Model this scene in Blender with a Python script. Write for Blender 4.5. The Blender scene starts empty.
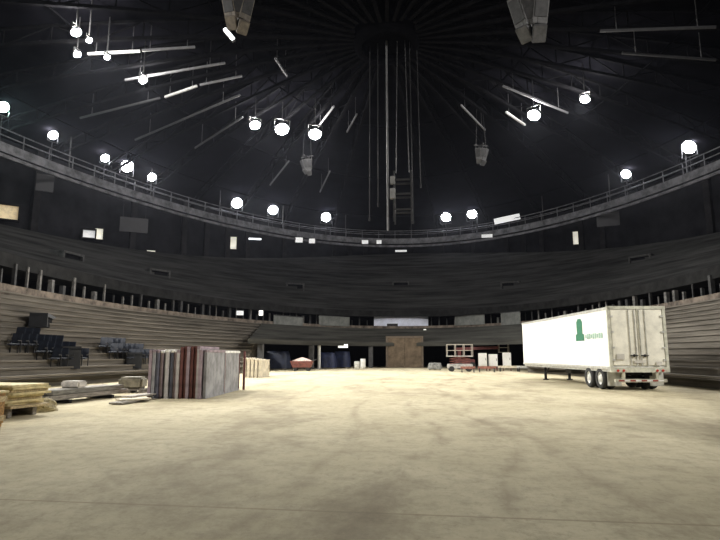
import bpy, bmesh, math, random
from mathutils import Vector, Matrix
random.seed(7)
S = bpy.context.scene
COL = S.collection
PI = math.pi

# ------------------------------------------------------------------ camera
FPX = 545.0
PITCH = math.atan(84 / FPX)
YAW = math.radians(7.3)
CAM = Vector((3.0, -40.0, 1.62))
Fh = Vector((-math.sin(YAW), math.cos(YAW), 0)); RT = Vector((math.cos(YAW), math.sin(YAW), 0))
FW = Fh * math.cos(PITCH) + Vector((0, 0, math.sin(PITCH)))
UP = -Fh * math.sin(PITCH) + Vector((0, 0, math.cos(PITCH)))
cd = bpy.data.cameras.new('camera'); cam = bpy.data.objects.new('camera', cd); COL.objects.link(cam)
cd.sensor_width = 36; cd.lens = FPX / 720 * 36; cd.clip_end = 400; cd.clip_start = .05
M3 = Matrix((RT, UP, -FW)).transposed()
cam.matrix_world = Matrix.Translation(CAM) @ M3.to_4x4()
S.camera = cam

def ray(x, y): return FW + RT * ((x - 360) / FPX) - UP * ((y - 270) / FPX)
def ground(x, y, z=0.0):
    r = ray(x, y); return CAM + r * ((z - CAM.z) / r.z)
def proj(p):
    d = p - CAM; z = d.dot(FW); return 360 + FPX * d.dot(RT) / z, 270 - FPX * d.dot(UP) / z
def atdepth(x, y, d): return CAM + ray(x, y) * d

# ------------------------------------------------------------------ plan curves (x half width, y half length, y centre)
E_FLOOR = (16.2, 53.2, -28.7)
E_CONC = (22.0, 41.0, -1.5)
E_UPF = (23.2, 40.6, -2.0)
E_TOP = (37.5, 66.0, -14.0)
E_RING = (35.3, 63.6, -17.7)
E_WALL = (40.0, 70.0, -15.5)
YB = -45.0
def pt(E, t): return Vector((E[0] * math.cos(t), E[2] + E[1] * math.sin(t), 0))
def trange(E, n, y0=YB):
    lo = math.asin(max(-1, (y0 - E[2]) / E[1])); hi = PI - lo
    return [lo + (hi - lo) * i / n for i in range(n + 1)]
def ring_hit(x, y, E, off=0.0):
    """point where the sight line leaves the upright cylinder over plan curve E"""
    a, b, cy = E[0] + off, E[1] + off, E[2]
    r = ray(x, y); o = CAM
    A = (r.x / a) ** 2 + (r.y / b) ** 2
    B = 2 * (o.x * r.x / a ** 2 + (o.y - cy) * r.y / b ** 2)
    Cc = (o.x / a) ** 2 + ((o.y - cy) / b) ** 2 - 1
    k = (-B + math.sqrt(B * B - 4 * A * Cc)) / (2 * A)
    return o + r * k

# ------------------------------------------------------------------ materials
MATS = {}
def mat(name, col, rough=.7, metal=0.0, var=.12, scale=3.0, emit=None, estr=0.0, bump=0.0, stretch=(1, 1, 1), dark=None, spec=.5):
    if name in MATS: return MATS[name]
    m = bpy.data.materials.new(name); m.use_nodes = True
    nt = m.node_tree; b = nt.nodes['Principled BSDF']
    b.inputs['Specular IOR Level'].default_value = spec; b.inputs['Roughness'].default_value = rough; b.inputs['Metallic'].default_value = metal
    tc = nt.nodes.new('ShaderNodeTexCoord'); mp = nt.nodes.new('ShaderNodeMapping')
    mp.inputs['Scale'].default_value = stretch
    nt.links.new(tc.outputs['Object'], mp.inputs['Vector'])
    no = nt.nodes.new('ShaderNodeTexNoise'); no.inputs['Scale'].default_value = scale
    no.inputs['Detail'].default_value = 6; no.inputs['Roughness'].default_value = .62
    nt.links.new(mp.outputs['Vector'], no.inputs['Vector'])
    rp = nt.nodes.new('ShaderNodeValToRGB')
    d = dark if dark else tuple(c * (1 - 2.2 * var) for c in col)
    l = tuple(min(1, c * (1 + var)) for c in col)
    rp.color_ramp.elements[0].position = .33; rp.color_ramp.elements[0].color = (*d, 1)
    rp.color_ramp.elements[1].position = .62; rp.color_ramp.elements[1].color = (*l, 1)
    nt.links.new(no.outputs['Fac'], rp.inputs['Fac']); nt.links.new(rp.outputs['Color'], b.inputs['Base Color'])
    if bump:
        bp = nt.nodes.new('ShaderNodeBump'); bp.inputs['Strength'].default_value = bump
        nt.links.new(no.outputs['Fac'], bp.inputs['Height']); nt.links.new(bp.outputs['Normal'], b.inputs['Normal'])
    if emit:
        b.inputs['Emission Color'].default_value = (*emit, 1); b.inputs['Emission Strength'].default_value = estr
    MATS[name] = m
    return m

def floor_mat():
    m = bpy.data.materials.new('dusty_concrete'); m.use_nodes = True
    nt = m.node_tree; N = nt.nodes; L = nt.links; b = N['Principled BSDF']
    b.inputs['Roughness'].default_value = .92
    b.inputs['Specular IOR Level'].default_value = .25
    tc = N.new('ShaderNodeTexCoord')
    def noise(scale, detail=7, rough=.6, stretch=(1, 1, 1), rot=0, dist=0):
        mp = N.new('ShaderNodeMapping'); mp.inputs['Scale'].default_value = stretch; mp.inputs['Rotation'].default_value = (0, 0, rot)
        L.new(tc.outputs['Object'], mp.inputs['Vector'])
        n = N.new('ShaderNodeTexNoise'); n.inputs['Scale'].default_value = scale; n.inputs['Detail'].default_value = detail
        n.inputs['Roughness'].default_value = rough; n.inputs['Distortion'].default_value = dist
        L.new(mp.outputs['Vector'], n.inputs['Vector']); return n
    def ramp(src, p0, p1, c0=(0, 0, 0), c1=(1, 1, 1)):
        r = N.new('ShaderNodeValToRGB'); r.color_ramp.elements[0].position = p0; r.color_ramp.elements[1].position = p1
        r.color_ramp.elements[0].color = (*c0, 1); r.color_ramp.elements[1].color = (*c1, 1); L.new(src, r.inputs['Fac']); return r
    def mix(fac, a, bb, k=1.0):
        x = N.new('ShaderNodeMix'); x.data_type = 'RGBA'
        mu = N.new('ShaderNodeMath'); mu.operation = 'MULTIPLY'; mu.inputs[1].default_value = k; L.new(fac, mu.inputs[0])
        L.new(mu.outputs[0], x.inputs[0]); L.new(a, x.inputs[6])
        if isinstance(bb, tuple): x.inputs[7].default_value = (*bb, 1)
        else: L.new(bb, x.inputs[7])
        return x.outputs[2]
    base = ramp(noise(.35, 8).outputs['Fac'], .35, .65, (.42, .37, .245), (.52, .465, .325)).outputs['Color']
    c = mix(ramp(noise(2.6, 9, .75).outputs['Fac'], .46, .70).outputs['Color'], base, (.24, .205, .14), .65)
    c = mix(ramp(noise(.30, 7, .72, (1.0, .55, 1), .25, .25).outputs['Fac'], .50, .68).outputs['Color'], c, (.17, .135, .085), .75)
    c = mix(ramp(noise(9.0, 8, .8, (1, .6, 1)).outputs['Fac'], .52, .66).outputs['Color'], c, (.22, .18, .12), .45)
    # tyre tracks: narrow bands wandering along the hall
    sx = N.new('ShaderNodeSeparateXYZ'); L.new(tc.outputs['Object'], sx.inputs[0])
    wob = noise(.09, 3, .5)
    def math_(op, a, bv):
        q = N.new('ShaderNodeMath'); q.operation = op
        for i, v in enumerate((a, bv)):
            if isinstance(v, (int, float)): q.inputs[i].default_value = v
            else: L.new(v, q.inputs[i])
        return q.outputs[0]
    broken = ramp(noise(1.4, 6, .7, (1, .35, 1)).outputs['Fac'], .38, .6).outputs['Color']
    for (x0, k, w, s) in ((2.2, -.05, .28, .5), (3.75, -.05, .22, .45), (5.2, .09, .25, .35), (-.6, .12, .3, .35), (1.1, .02, .2, .4), (8.2, -.12, .3, .3)):
        xx = math_('ADD', math_('ADD', sx.outputs['X'], math_('MULTIPLY', wob.outputs['Fac'], 5.0)), math_('MULTIPLY', math_('ADD', sx.outputs['Y'], 36.0), k))
        dd = math_('ABSOLUTE', math_('SUBTRACT', xx, x0 + 2.5), 0)
        band = math_('SUBTRACT', 1.0, math_('MINIMUM', math_('DIVIDE', dd, w), 1.0))
        f = math_('MULTIPLY', band, broken)
        c = mix(f, c, (.17, .13, .08), s)
    # saw-cut joint across the slab
    dj = math_('ABSOLUTE', math_('ADD', sx.outputs['Y'], 34.1), 0)
    jo = math_('SUBTRACT', 1.0, math_('MINIMUM', math_('DIVIDE', dj, .035), 1.0))
    c = mix(jo, c, (.2, .16, .1), .7)
    L.new(c, b.inputs['Base Color'])
    bp = N.new('ShaderNodeBump'); bp.inputs['Strength'].default_value = .35; bp.inputs['Distance'].default_value = .06
    L.new(noise(3.0, 8, .7).outputs['Fac'], bp.inputs['Height']); L.new(bp.outputs['Normal'], b.inputs['Normal'])
    return m

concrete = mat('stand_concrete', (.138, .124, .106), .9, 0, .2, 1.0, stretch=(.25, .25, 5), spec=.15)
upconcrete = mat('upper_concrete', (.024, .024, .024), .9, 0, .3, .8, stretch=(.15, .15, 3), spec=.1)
fasciam = mat('fascia_paint', (.15, .122, .1), .8, 0, .3, 1.5, spec=.2)
darkwall = mat('dark_wall_paint', (.008, .008, .0095), .9, 0, .25, .6, spec=.05)
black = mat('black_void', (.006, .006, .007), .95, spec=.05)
roofm = mat('roof_deck', (.003, .003, .0042), .9, 0, .3, .4, spec=0)
steel = mat('roof_steel', (.0045, .0045, .0052), .9, 0, .2, 2, spec=0)
catm = mat('catwalk_steel', (.085, .085, .095), .6, 0, .3, 1.2, spec=.2)
galv = mat('galvanised_steel', (.45, .45, .46), .4, .5, .15, 4)
darksteel = mat('dark_steel', (.025, .025, .027), .6, 0, .2, 3, spec=.2)
hubsteel = mat('hub_steel', (.002, .002, .0024), .9, 0, .2, 3, spec=0)
blackp = mat('black_paint', (.02, .02, .022), .5)
rubber = mat('tyre_rubber', (.025, .025, .025), .85)
white = mat('white_panel', (.82, .82, .80), .45, 0, .03, 1)
doorw = mat('door_paint', (.74, .72, .63), .5, 0, .08, 2.5)
hubm = mat('hub_paint', (.6, .6, .57), .5, 0, .15, 5)
alum = mat('aluminium', (.55, .55, .52), .4, .4, .12, 5)
greenm = mat('green_decal', (.02, .16, .085), .6, 0, .1, 4)
palegreen = mat('pale_green_decal', (.36, .52, .44), .6, 0, .1, 4)
redm = mat('red_paint', (.26, .045, .035), .55, 0, .2, 5)
tapew = mat('reflective_white', (.7, .7, .68), .5)
bluem = mat('seat_blue', (.015, .02, .034), .5, 0, .2, 4)
tarp = mat('blue_tarp', (.016, .024, .07), .6, 0, .25, 3, bump=.4)
wood = mat('pale_timber', (.50, .40, .24), .8, 0, .22, 3, stretch=(1, 8, 8))
ply = mat('plywood_yellow', (.62, .53, .30), .8, 0, .2, 4)
brownw = mat('orange_brown_timber', (.36, .21, .08), .8, 0, .25, 3, stretch=(1, 8, 8))
greyw = mat('grey_timber', (.25, .23, .205), .85, 0, .25, 3, stretch=(1, 8, 8))
tan = mat('tan_board', (.13, .095, .063), .85, 0, .2, 1.2)
beige = mat('beige_panel', (.60, .54, .43), .7, 0, .15, 3)
bannerm = mat('banner_cloth', (.62, .65, .78), .8, 0, .1, .6)
pgrey = mat('grey_fascia_panel', (.15, .155, .145), .8, 0, .2, .8)
mauve = mat('mauve_board', (.30, .235, .27), .6, 0, .2, 3)
greyb = mat('grey_board', (.27, .27, .285), .6, 0, .2, 2)
slate = mat('slate_board', (.13, .135, .19), .6, 0, .2, 3)
maroon = mat('maroon_board', (.135, .045, .042), .6, 0, .25, 3)
paleb = mat('pale_grey_board', (.45, .43, .43), .6, 0, .15, 3)
capw = mat('white_cap', (.85, .85, .83), .4)
LENS = mat('lamp_lens', (.9, .9, .9), .4, emit=(.93, .95, 1.0), estr=110)
LENSG = mat('greenish_lamp_lens', (.9, .9, .9), .4, emit=(.62, 1.0, .82), estr=80)
TUBE = mat('tube_light', (.9, .9, .9), .4, emit=(.9, .95, 1.0), estr=2.2)
DIMTUBE = mat('dim_tube_light', (.7, .7, .7), .4, emit=(.85, .87, .9), estr=.35)
WARM = mat('warm_lit_room', (.7, .6, .4), .8, emit=(1.0, .72, .42), estr=.22)
PALE = mat('pale_lit_room', (.7, .7, .6), .8, emit=(1.0, .96, .82), estr=.5)

# ------------------------------------------------------------------ mesh helpers
class MB:
    def __init__(s): s.bm = bmesh.new()
    def box(s, c, sz, rot=None, bevel=0):
        r = bmesh.ops.create_cube(s.bm, size=1)
        vs = r['verts']
        M = Matrix.Translation(c) @ (rot.to_4x4() if rot is not None else Matrix.Identity(4)) @ Matrix.Diagonal((*sz, 1))
        bmesh.ops.transform(s.bm, matrix=M, verts=vs)
        if bevel:
            es = list({e for v in vs for e in v.link_edges})
            bmesh.ops.bevel(s.bm, geom=es, offset=bevel, segments=2, affect='EDGES')
        return s
    def beam(s, a, b, w, h=None, up=Vector((0, 0, 1))):
        a = Vector(a); b = Vector(b); d = b - a; L = d.length
        if L < 1e-6: return s
        x = d / L
        if abs(x.dot(up)) > .98: up = Vector((0, 1, 0))
        y = up.cross(x).normalized(); z = x.cross(y)
        R = Matrix((x, y, z)).transposed()
        return s.box((a + b) / 2, (L, w, h or w), R)
    def tube(s, a, b, r, seg=8, r2=None):
        a = Vector(a); b = Vector(b); d = b - a
        q = d.to_track_quat('Z', 'Y').to_matrix().to_4x4()
        bmesh.ops.create_cone(s.bm, cap_ends=True, segments=seg, radius1=r, radius2=r if r2 is None else r2, depth=d.length,
                              matrix=Matrix.Translation((a + b) / 2) @ q)
        return s
    def lathe(s, prof, M=None, seg=20):
        M = M or Matrix.Identity(4); rings = []
        for r, z in prof:
            rings.append([s.bm.verts.new(M @ Vector((max(r, 1e-4) * math.cos(2 * PI * i / seg), max(r, 1e-4) * math.sin(2 * PI * i / seg), z))) for i in range(seg)])
        for A, B in zip(rings, rings[1:]):
            for i in range(seg):
                f = s.bm.faces.new((A[i], A[(i + 1) % seg], B[(i + 1) % seg], B[i])); f.smooth = True
        return s
    def prism(s, pts, y0, y1):
        """outline in x,z pushed from y0 to y1"""
        A = [s.bm.verts.new((x, y0, z)) for x, z in pts]; B = [s.bm.verts.new((x, y1, z)) for x, z in pts]
        s.bm.faces.new(A); s.bm.faces.new(B[::-1]); n = len(pts)
        for i in range(n): s.bm.faces.new((A[i], B[i], B[(i + 1) % n], A[(i + 1) % n]))
        return s
    def grid(s, rows, closed=False):
        V = [[s.bm.verts.new(p) for p in r] for r in rows]
        for A, B in zip(V, V[1:]):
            for i in range(len(A) - (0 if closed else 1)):
                j = (i + 1) % len(A)
                s.bm.faces.new((A[i], A[j], B[j], B[i]))
        return s
    def build(s, name, m, parent=None, smooth=False):
        bmesh.ops.recalc_face_normals(s.bm, faces=s.bm.faces)
        me = bpy.data.meshes.new(name); s.bm.to_mesh(me); s.bm.free()
        if smooth:
            for p in me.polygons: p.use_smooth = True
        me.materials.append(m)
        o = bpy.data.objects.new(name, me); COL.objects.link(o)
        if parent: o.parent = parent
        return o

def tag(o, label, cat, group=None):
    o['label'] = label; o['category'] = cat
    if group: o['group'] = group
    return o
def thing(name, label, cat, loc=(0, 0, 0), rz=0, group=None):
    o = bpy.data.objects.new(name, None); COL.objects.link(o); o.empty_display_size = .3
    o.location = loc; o.rotation_euler = (0, 0, rz)
    return tag(o, label, cat, group)
def struct(name, mb, m, smooth=False):
    o = mb.build(name, m, None, smooth); o['kind'] = 'structure'; return o
def copy_tree(o, parent=None):
    c = o.copy(); COL.objects.link(c); c.parent = parent
    for ch in list(o.children): copy_tree(ch, c)
    return c

# ------------------------------------------------------------------ floor, outer wall, roof
tw = trange(E_WALL, 90, YB - 1)
hull = [pt(E_WALL, t) for t in tw]
xr, xl = hull[0], hull[-1]
back = [xl.lerp(xr, i / 10) for i in range(1, 10)]
loop = hull + back
fl = MB()
fl.bm.faces.new([fl.bm.verts.new((p.x, p.y, 0)) for p in loop])
struct('floor', fl, floor_mat())
HW = 22.5
w = MB(); w.grid([[Vector((p.x, p.y, 0)) for p in hull], [Vector((p.x, p.y, HW)) for p in hull]])
struct('wall_bowl', w, darkwall)
w = MB(); bl = [xl] + back + [xr]
w.grid([[Vector((p.x, p.y, 0)) for p in bl], [Vector((p.x, p.y, HW)) for p in bl]])
struct('wall_back', w, darkwall)
HUB = Vector((0, 0, 0))
def dome_z(s): return 28.0 - 5.5 * s ** 1.6
c_ = MB()
c_.grid([[Vector((p.x * s, p.y * s, dome_z(s))) for p in loop] for s in (.02, .15, .3, .45, .6, .75, .88, 1.0)], closed=True)
struct('ceiling', c_, roofm)

def hull_hit(ang):
    """distance from the hub to the outer wall in plan direction ang"""
    d = Vector((math.cos(ang), math.sin(ang), 0)); best = 1e9
    n = len(loop)
    for i in range(n):
        a, b = loop[i], loop[(i + 1) % n]; e = b - a
        den = d.x * e.y - d.y * e.x
        if abs(den) < 1e-9: continue
        t = (a.x * e.y - a.y * e.x) / den; u = (a.x * d.y - a.y * d.x) / den
        if t > 0 and -1e-6 <= u <= 1 + 1e-6: best = min(best, t)
    return best
def roof_at(x, y):
    r = math.hypot(x, y); return dome_z(min(1, r / hull_hit(math.atan2(y, x))))

# added strips whose tones stand in for lit stretches of the trusses
lit_ms = [mat('lit_truss_bright', (.42, .42, .43), .5), mat('lit_truss_mid', (.11, .11, .12), .6), mat('lit_truss_dim', (.03, .03, .034), .6)]  # light level of each stretch is put into its colour
LITSEG = [(88, 54, 140, 51, 0, 'bright added lit-truss strip highest on the left, right of the cluster of four lamps'),
 (142, 50.5, 195, 47, 1, 'dim continuation of the highest added lit-truss strip on the left, towards the roof hub'),
 (125, 80, 225, 63, 1, 'long grey added lit-truss strip passing just above the single roof lamp on the left'),
 (165, 97, 197, 86, 0, 'short bright added lit-truss strip right of the single roof lamp on the left'),
 (200, 85, 242, 76, 1, 'grey added lit-truss strip continuing the short bright one towards the hub'),
 (80, 118, 160, 98, 2, 'very dim long added lit-truss strip left of the short bright one'),
 (135, 140, 240, 95, 2, 'long dim added lit-truss strip sloping above the left row of catwalk lamps'),
 (195, 148, 243, 117, 2, 'dim added lit-truss strip sloping down left of the row of three roof lamps'),
 (503, 86, 568, 113, 1, 'long grey added lit-truss strip on the right passing over the larger roof lamp'),
 (506, 112, 525, 125, 0, 'short bright added lit-truss strip immediately left of the larger roof lamp on the right'),
 (461, 105, 485, 130, 1, 'short grey added lit-truss strip right of the mast pointing at the small speaker cluster'),
 (270, 185, 289, 161, 1, 'short grey added lit-truss strip below the middle lamp of the row of three'),
 (320, 192, 330, 171, 1, 'short grey added lit-truss strip below the rightmost lamp of the row of three'),
 (318, 127, 334, 106, 1, 'short grey added lit-truss strip rising from the rightmost lamp of the row of three'),
 (347, 132, 357, 114, 2, 'short dim added lit-truss strip between the row of three lamps and the mast'),
 (275, 58, 287, 76, 2, 'short dim added lit-truss strip hanging alone left of the roof hub'),
 (600, 31, 716, 27, 2, 'long dim added lit-truss strip highest on the right side of the roof'),
 (622, 53, 716, 60, 2, 'long dim added lit-truss strip below the highest one on the right side')]
def under_truss(x, y):
    z = 24.0
    for _ in range(12):
        p = ground(x, y, z); z = .5 * z + .5 * (roof_at(p.x, p.y) - 2.15)
    return ground(x, y, z)
for x0, y0, x1, y1, k, lab in LITSEG:
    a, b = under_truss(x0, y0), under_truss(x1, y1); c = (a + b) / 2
    o = thing('lit_truss_strip', lab, 'beam', c, 0, 'added lit-truss strips under the roof')
    MB().beam(a - c, b - c, .16 if k == 0 else .12, .17).build('bar', lit_ms[k], o)
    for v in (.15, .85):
        q = a.lerp(b, v); MB().beam(q - c, Vector((q.x, q.y, roof_at(q.x, q.y) - .02)) - c, .05).build('hanger', lit_ms[2], o)
# radial roof trusses
NR = 36
for k in range(NR):
    a = 2 * PI * (k + .5) / NR; R = hull_hit(a); d = Vector((math.cos(a), math.sin(a), 0))
    m = MB(); n = 12; top = []; bot = []
    for i in range(n + 1):
        s = .06 + .93 * i / n
        top.append(d * (R * s) + Vector((0, 0, dome_z(s) - .2)))
        bot.append(d * (R * s) + Vector((0, 0, dome_z(s) - .2 - 1.6 + .5 * s)))
    for i in range(n):
        m.beam(top[i], top[i + 1], .2, .2); m.beam(bot[i], bot[i + 1], .26, .24)
        m.beam(top[i], bot[i + 1], .09) if i % 2 else m.beam(bot[i], top[i + 1], .09)
        m.beam(top[i + 1], bot[i + 1], .09)
    struct('roof_truss', m, steel)
m = MB()
m.lathe([(2.0, 25.6), (2.6, 25.6), (2.6, 27.7), (2.0, 27.7), (2.0, 25.6)], seg=32)
m.lathe([(.1, 26.2), (2.0, 26.2), (2.0, 26.4), (.1, 26.4)], seg=32)
struct('roof_hub_ring', m, hubsteel)
for s0 in (.3, .55, .8):
    m = MB()
    P = [Vector((math.cos(a), math.sin(a), 0)) * hull_hit(a) * s0 + Vector((0, 0, dome_z(s0) - 1.2)) for a in [2 * PI * i / 72 for i in range(73)]]
    for A, B in zip(P, P[1:]): m.beam(A, B, .12, .12)
    struct('roof_purlin', m, hubsteel)

# ------------------------------------------------------------------ lower stand
T0, T1 = math.radians(46), math.radians(141)
NROW = 14
def lower(t, f): return pt(E_FLOOR, t).lerp(pt(E_CONC, t), f)
def lower_h(f): return .62 + (5.2 - .62) * f
def side_profile():
    pr = [(.09, 0), (.09, .46), (0, .46)]
    for k in range(NROW):
        f0, f1 = k / NROW, (k + 1) / NROW; h = .62 + (5.2 - .62) * k / (NROW - 1)
        pr += [(f0 + .014, h - .09), (f0, h - .09), (f0, h), (f1 + .014, h)]
    return pr
def sweep(ts, pr, P):
    m = MB(); m.grid([[P(t, f) + Vector((0, 0, h)) for t in ts] for f, h in pr]); return m
tf = trange(E_FLOOR, 400)
lo, hi = math.asin((YB - E_FLOOR[2]) / E_FLOOR[1]), 0
def seq(a, b, n): return [a + (b - a) * i / n for i in range(n + 1)]
def side_P(t, f):
    p = lower(t, f); 
    if p.y < YB: p.y = YB
    return p
for name, ts in (('stand_right', seq(math.radians(-16), T0, 60)), ('stand_left', seq(T1, math.radians(196), 60))):
    m = sweep(ts, side_profile(), side_P)
    # closing walls at the two ends of the section
    for t in (ts[0], ts[-1]):
        P = [side_P(t, f) + Vector((0, 0, h)) for f, h in side_profile()]
        P.append(side_P(t, 1.0)); m.bm.faces.new([m.bm.verts.new(p) for p in P])
    struct(name, m, concrete)
# far end section: raised slab over an open service area
NF = 8; F0 = .14
pr = [(F0, 2.55), (F0, 3.0)]
for k in range(NF):
    h = 3.0 + (5.2 - 3.0) * k / (NF - 1)
    pr += [(F0 + (1 - F0) * k / NF, h), (F0 + (1 - F0) * (k + 1) / NF, h)]
pr += [(1.0, 4.7), (F0, 2.55)]
tsf = seq(T0, T1, 80)
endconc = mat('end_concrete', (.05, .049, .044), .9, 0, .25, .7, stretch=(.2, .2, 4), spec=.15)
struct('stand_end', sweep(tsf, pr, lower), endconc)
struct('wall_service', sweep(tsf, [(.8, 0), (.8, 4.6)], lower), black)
for i, t in enumerate(seq(T0 + .05, T1 - .05, 13)):
    p = lower(t, F0 + .03)
    cx_ = proj(p)[0]
    if abs(p.x) < 2.6 or 262 < cx_ < 300 or 316 < cx_ < 360 or 440 < cx_ < 525: continue
    struct('column', MB().box(p + Vector((0, 0, 1.27)), (.5, .5, 2.54), bevel=.03), mat('column_paint', (.06, .06, .063), .8, 0, .2, 2))

# concourse deck, its fascia, back wall and columns
tc_ = seq(math.radians(-62), PI + math.radians(62), 160)
tc_ = [t for t in tc_ if pt(E_CONC, t).y > YB]
def off(E, d): return (E[0] + d, E[1] + d, E[2])
def ringstrip(prof, ts):
    """prof: list of (curve, height)"""
    m = MB(); rows = []
    for E, h in prof:
        rows.append([Vector((pt(E, t).x, max(YB, pt(E, t).y), h)) for t in ts])
    m.grid(rows); return m
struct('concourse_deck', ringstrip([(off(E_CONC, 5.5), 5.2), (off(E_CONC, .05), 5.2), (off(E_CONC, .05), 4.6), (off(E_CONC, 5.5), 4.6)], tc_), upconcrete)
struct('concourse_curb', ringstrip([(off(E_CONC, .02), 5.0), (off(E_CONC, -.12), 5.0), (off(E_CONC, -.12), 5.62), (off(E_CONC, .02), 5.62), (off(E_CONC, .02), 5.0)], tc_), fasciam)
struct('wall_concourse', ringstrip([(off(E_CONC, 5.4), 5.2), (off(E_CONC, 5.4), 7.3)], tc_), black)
colm = mat('concourse_column_paint', (.13, .125, .12), .8, 0, .25, 3)
colm2 = mat('concourse_column_dark', (.03, .03, .031), .8, 0, .25, 3)
arc = 0; prev = None; ci = 0
for t in seq(math.radians(-40), PI + math.radians(40), 1500):
    p = pt(off(E_CONC, 1.1), t)
    if p.y < -30: continue
    if prev is not None: arc += (p - prev).length
    prev = p
    if arc > 1.15:
        arc = 0; ci += 1
        j = random.choice((.10, .14, .2, .3)); hc = random.choice((2.0, 2.0, 1.5, 1.25))
        struct('concourse_column', MB().box(p + Vector((0, 0, 5.2 + hc / 2)), (j, j, hc), Matrix.Rotation(t, 3, 'Z')), colm if random.random() < .55 else colm2)

# ------------------------------------------------------------------ upper stand
def top_h(t): return 13.2 + 5.3 * max(0, math.sin(t)) ** 3
NU = 22
tu = [t for t in seq(math.radians(-45), PI + math.radians(45), 170) if pt(E_UPF, t).y > YB]
def upP(t, f):
    p = pt(E_UPF, t).lerp(pt(E_TOP, t), f); p.y = max(p.y, YB); return p
m = MB(); rows = [[upP(t, .18) + Vector((0, 0, 6.95)) for t in tu], [upP(t, 0) + Vector((0, 0, 6.95)) for t in tu]]
for k in range(NU):
    for f in (k / NU, (k + 1) / NU):
        rows.append([upP(t, f) + Vector((0, 0, 7.45 + (top_h(t) - 7.45) * k / (NU - 1))) for t in tu])
m.grid(rows)
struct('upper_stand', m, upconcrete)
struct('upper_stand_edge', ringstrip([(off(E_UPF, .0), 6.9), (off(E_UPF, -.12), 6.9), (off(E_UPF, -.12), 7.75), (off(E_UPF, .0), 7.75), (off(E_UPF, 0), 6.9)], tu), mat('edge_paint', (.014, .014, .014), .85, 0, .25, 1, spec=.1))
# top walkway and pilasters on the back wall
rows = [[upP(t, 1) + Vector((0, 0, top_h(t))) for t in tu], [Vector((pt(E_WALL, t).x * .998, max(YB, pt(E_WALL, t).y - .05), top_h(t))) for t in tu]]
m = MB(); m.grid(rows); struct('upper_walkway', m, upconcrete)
pil = mat('pilaster_paint', (.011, .0105, .0115), .85, 0, .25, 1, spec=.05)
for t in seq(math.radians(2), math.radians(178), 46):
    p = pt(off(E_WALL, -.35), t); h0 = top_h(t)
    if random.random() < .25: continue
    struct('pilaster', MB().box(p + Vector((0, 0, (h0 + HW) / 2)), (.5, .7, HW - h0), Matrix.Rotation(t, 3, 'Z')), pil)

# portals cut in the stands
def nearest(P, px, py, t0, t1, f0=0, f1=1, n=240, mF=40):
    best = None
    for i in range(n + 1):
        t = t0 + (t1 - t0) * i / n
        for j in range(mF + 1):
            f = f0 + (f1 - f0) * j / mF
            p = P(t, f); x, y = proj(p); e = (x - px) ** 2 + (y - py) ** 2
            if best is None or e < best[0]: best = (e, t, f, p)
    return best[1:]
def lowP(t, f):
    return lower(t, f) + Vector((0, 0, lower_h(f)))
def upS(t, f):
    return upP(t, f) + Vector((0, 0, 7.45 + (top_h(t) - 7.45) * f))
def portal(p, wd, ht, dp, m_out, tint=None):
    """an entrance box standing out of a stand, opening towards the floor; p is the middle of its sill"""
    c = Vector((0, 2, 0)); d = (c - p); d.z = 0; d.normalize()
    an = math.atan2(d.y, d.x) + PI / 2
    R = Matrix.Rotation(an, 4, 'Z'); T = Matrix.Translation(p) @ R   # local -y faces the floor centre... +y goes into the stand
    o = MB()
    o.box((-wd / 2, dp / 2, ht / 2), (.2, dp, ht)); o.box((wd / 2, dp / 2, ht / 2), (.2, dp, ht)); o.box((0, dp / 2, ht), (wd + .2, dp, .2))
    ob = o.build('portal', m_out); ob.matrix_world = T; ob['kind'] = 'structure'
    v = MB().box((0, dp * .45, ht / 2 - .02), (wd - .2, dp * .7, ht - .16)).build('portal_shade_block', black, ob)  # solid black block painted as the shade inside the portal
    return ob
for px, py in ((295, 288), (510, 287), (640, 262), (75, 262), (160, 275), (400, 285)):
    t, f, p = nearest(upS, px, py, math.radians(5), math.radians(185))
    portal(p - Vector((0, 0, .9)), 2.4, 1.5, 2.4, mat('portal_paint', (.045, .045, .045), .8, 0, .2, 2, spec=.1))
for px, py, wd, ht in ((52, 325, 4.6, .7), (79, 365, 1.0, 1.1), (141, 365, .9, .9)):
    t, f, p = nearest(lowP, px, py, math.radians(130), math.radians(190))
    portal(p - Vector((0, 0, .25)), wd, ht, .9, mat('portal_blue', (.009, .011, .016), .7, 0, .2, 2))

# lit doorways and a lit window high up
def lit_door(name, px, py, w_, h_, mlit):
    p = ring_hit(px, py, E_WALL, -.8)
    d = (CAM - p); d.z = 0; an = math.atan2(d.y, d.x) + PI / 2
    o = MB()
    for s in (-1, 1): o.box((s * (w_ / 2 + .08), 0, 0), (.16, .5, h_ + .3))
    o.box((0, 0, h_ / 2 + .08), (w_, .5, .16)); o.box((0, 0, -h_ / 2 - .08), (w_, .5, .16))
    ob = o.build(name, pil); ob.matrix_world = Matrix.Translation(p) @ Matrix.Rotation(an, 4, 'Z'); ob['kind'] = 'structure'
    MB().box((0, .12, 0), (w_, .06, h_)).build('lit_opening', mlit, ob)
lit_door('door_1', 233, 243, 1.0, 1.9, PALE)
lit_door('door_2', 576, 238, .8, 1.9, PALE)
lit_door('door_3', 99, 234, .8, 1.3, PALE)
lit_door('door_4', 151, 253, 1.0, .7, PALE)
lit_door('window_1', 6, 212, 2.0, 1.4, WARM)
lit_door('window_2', 89, 234, 1.2, .9, DIMTUBE)
lit_door('window_3', 505, 234, 1.6, .8, DIMTUBE)

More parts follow.
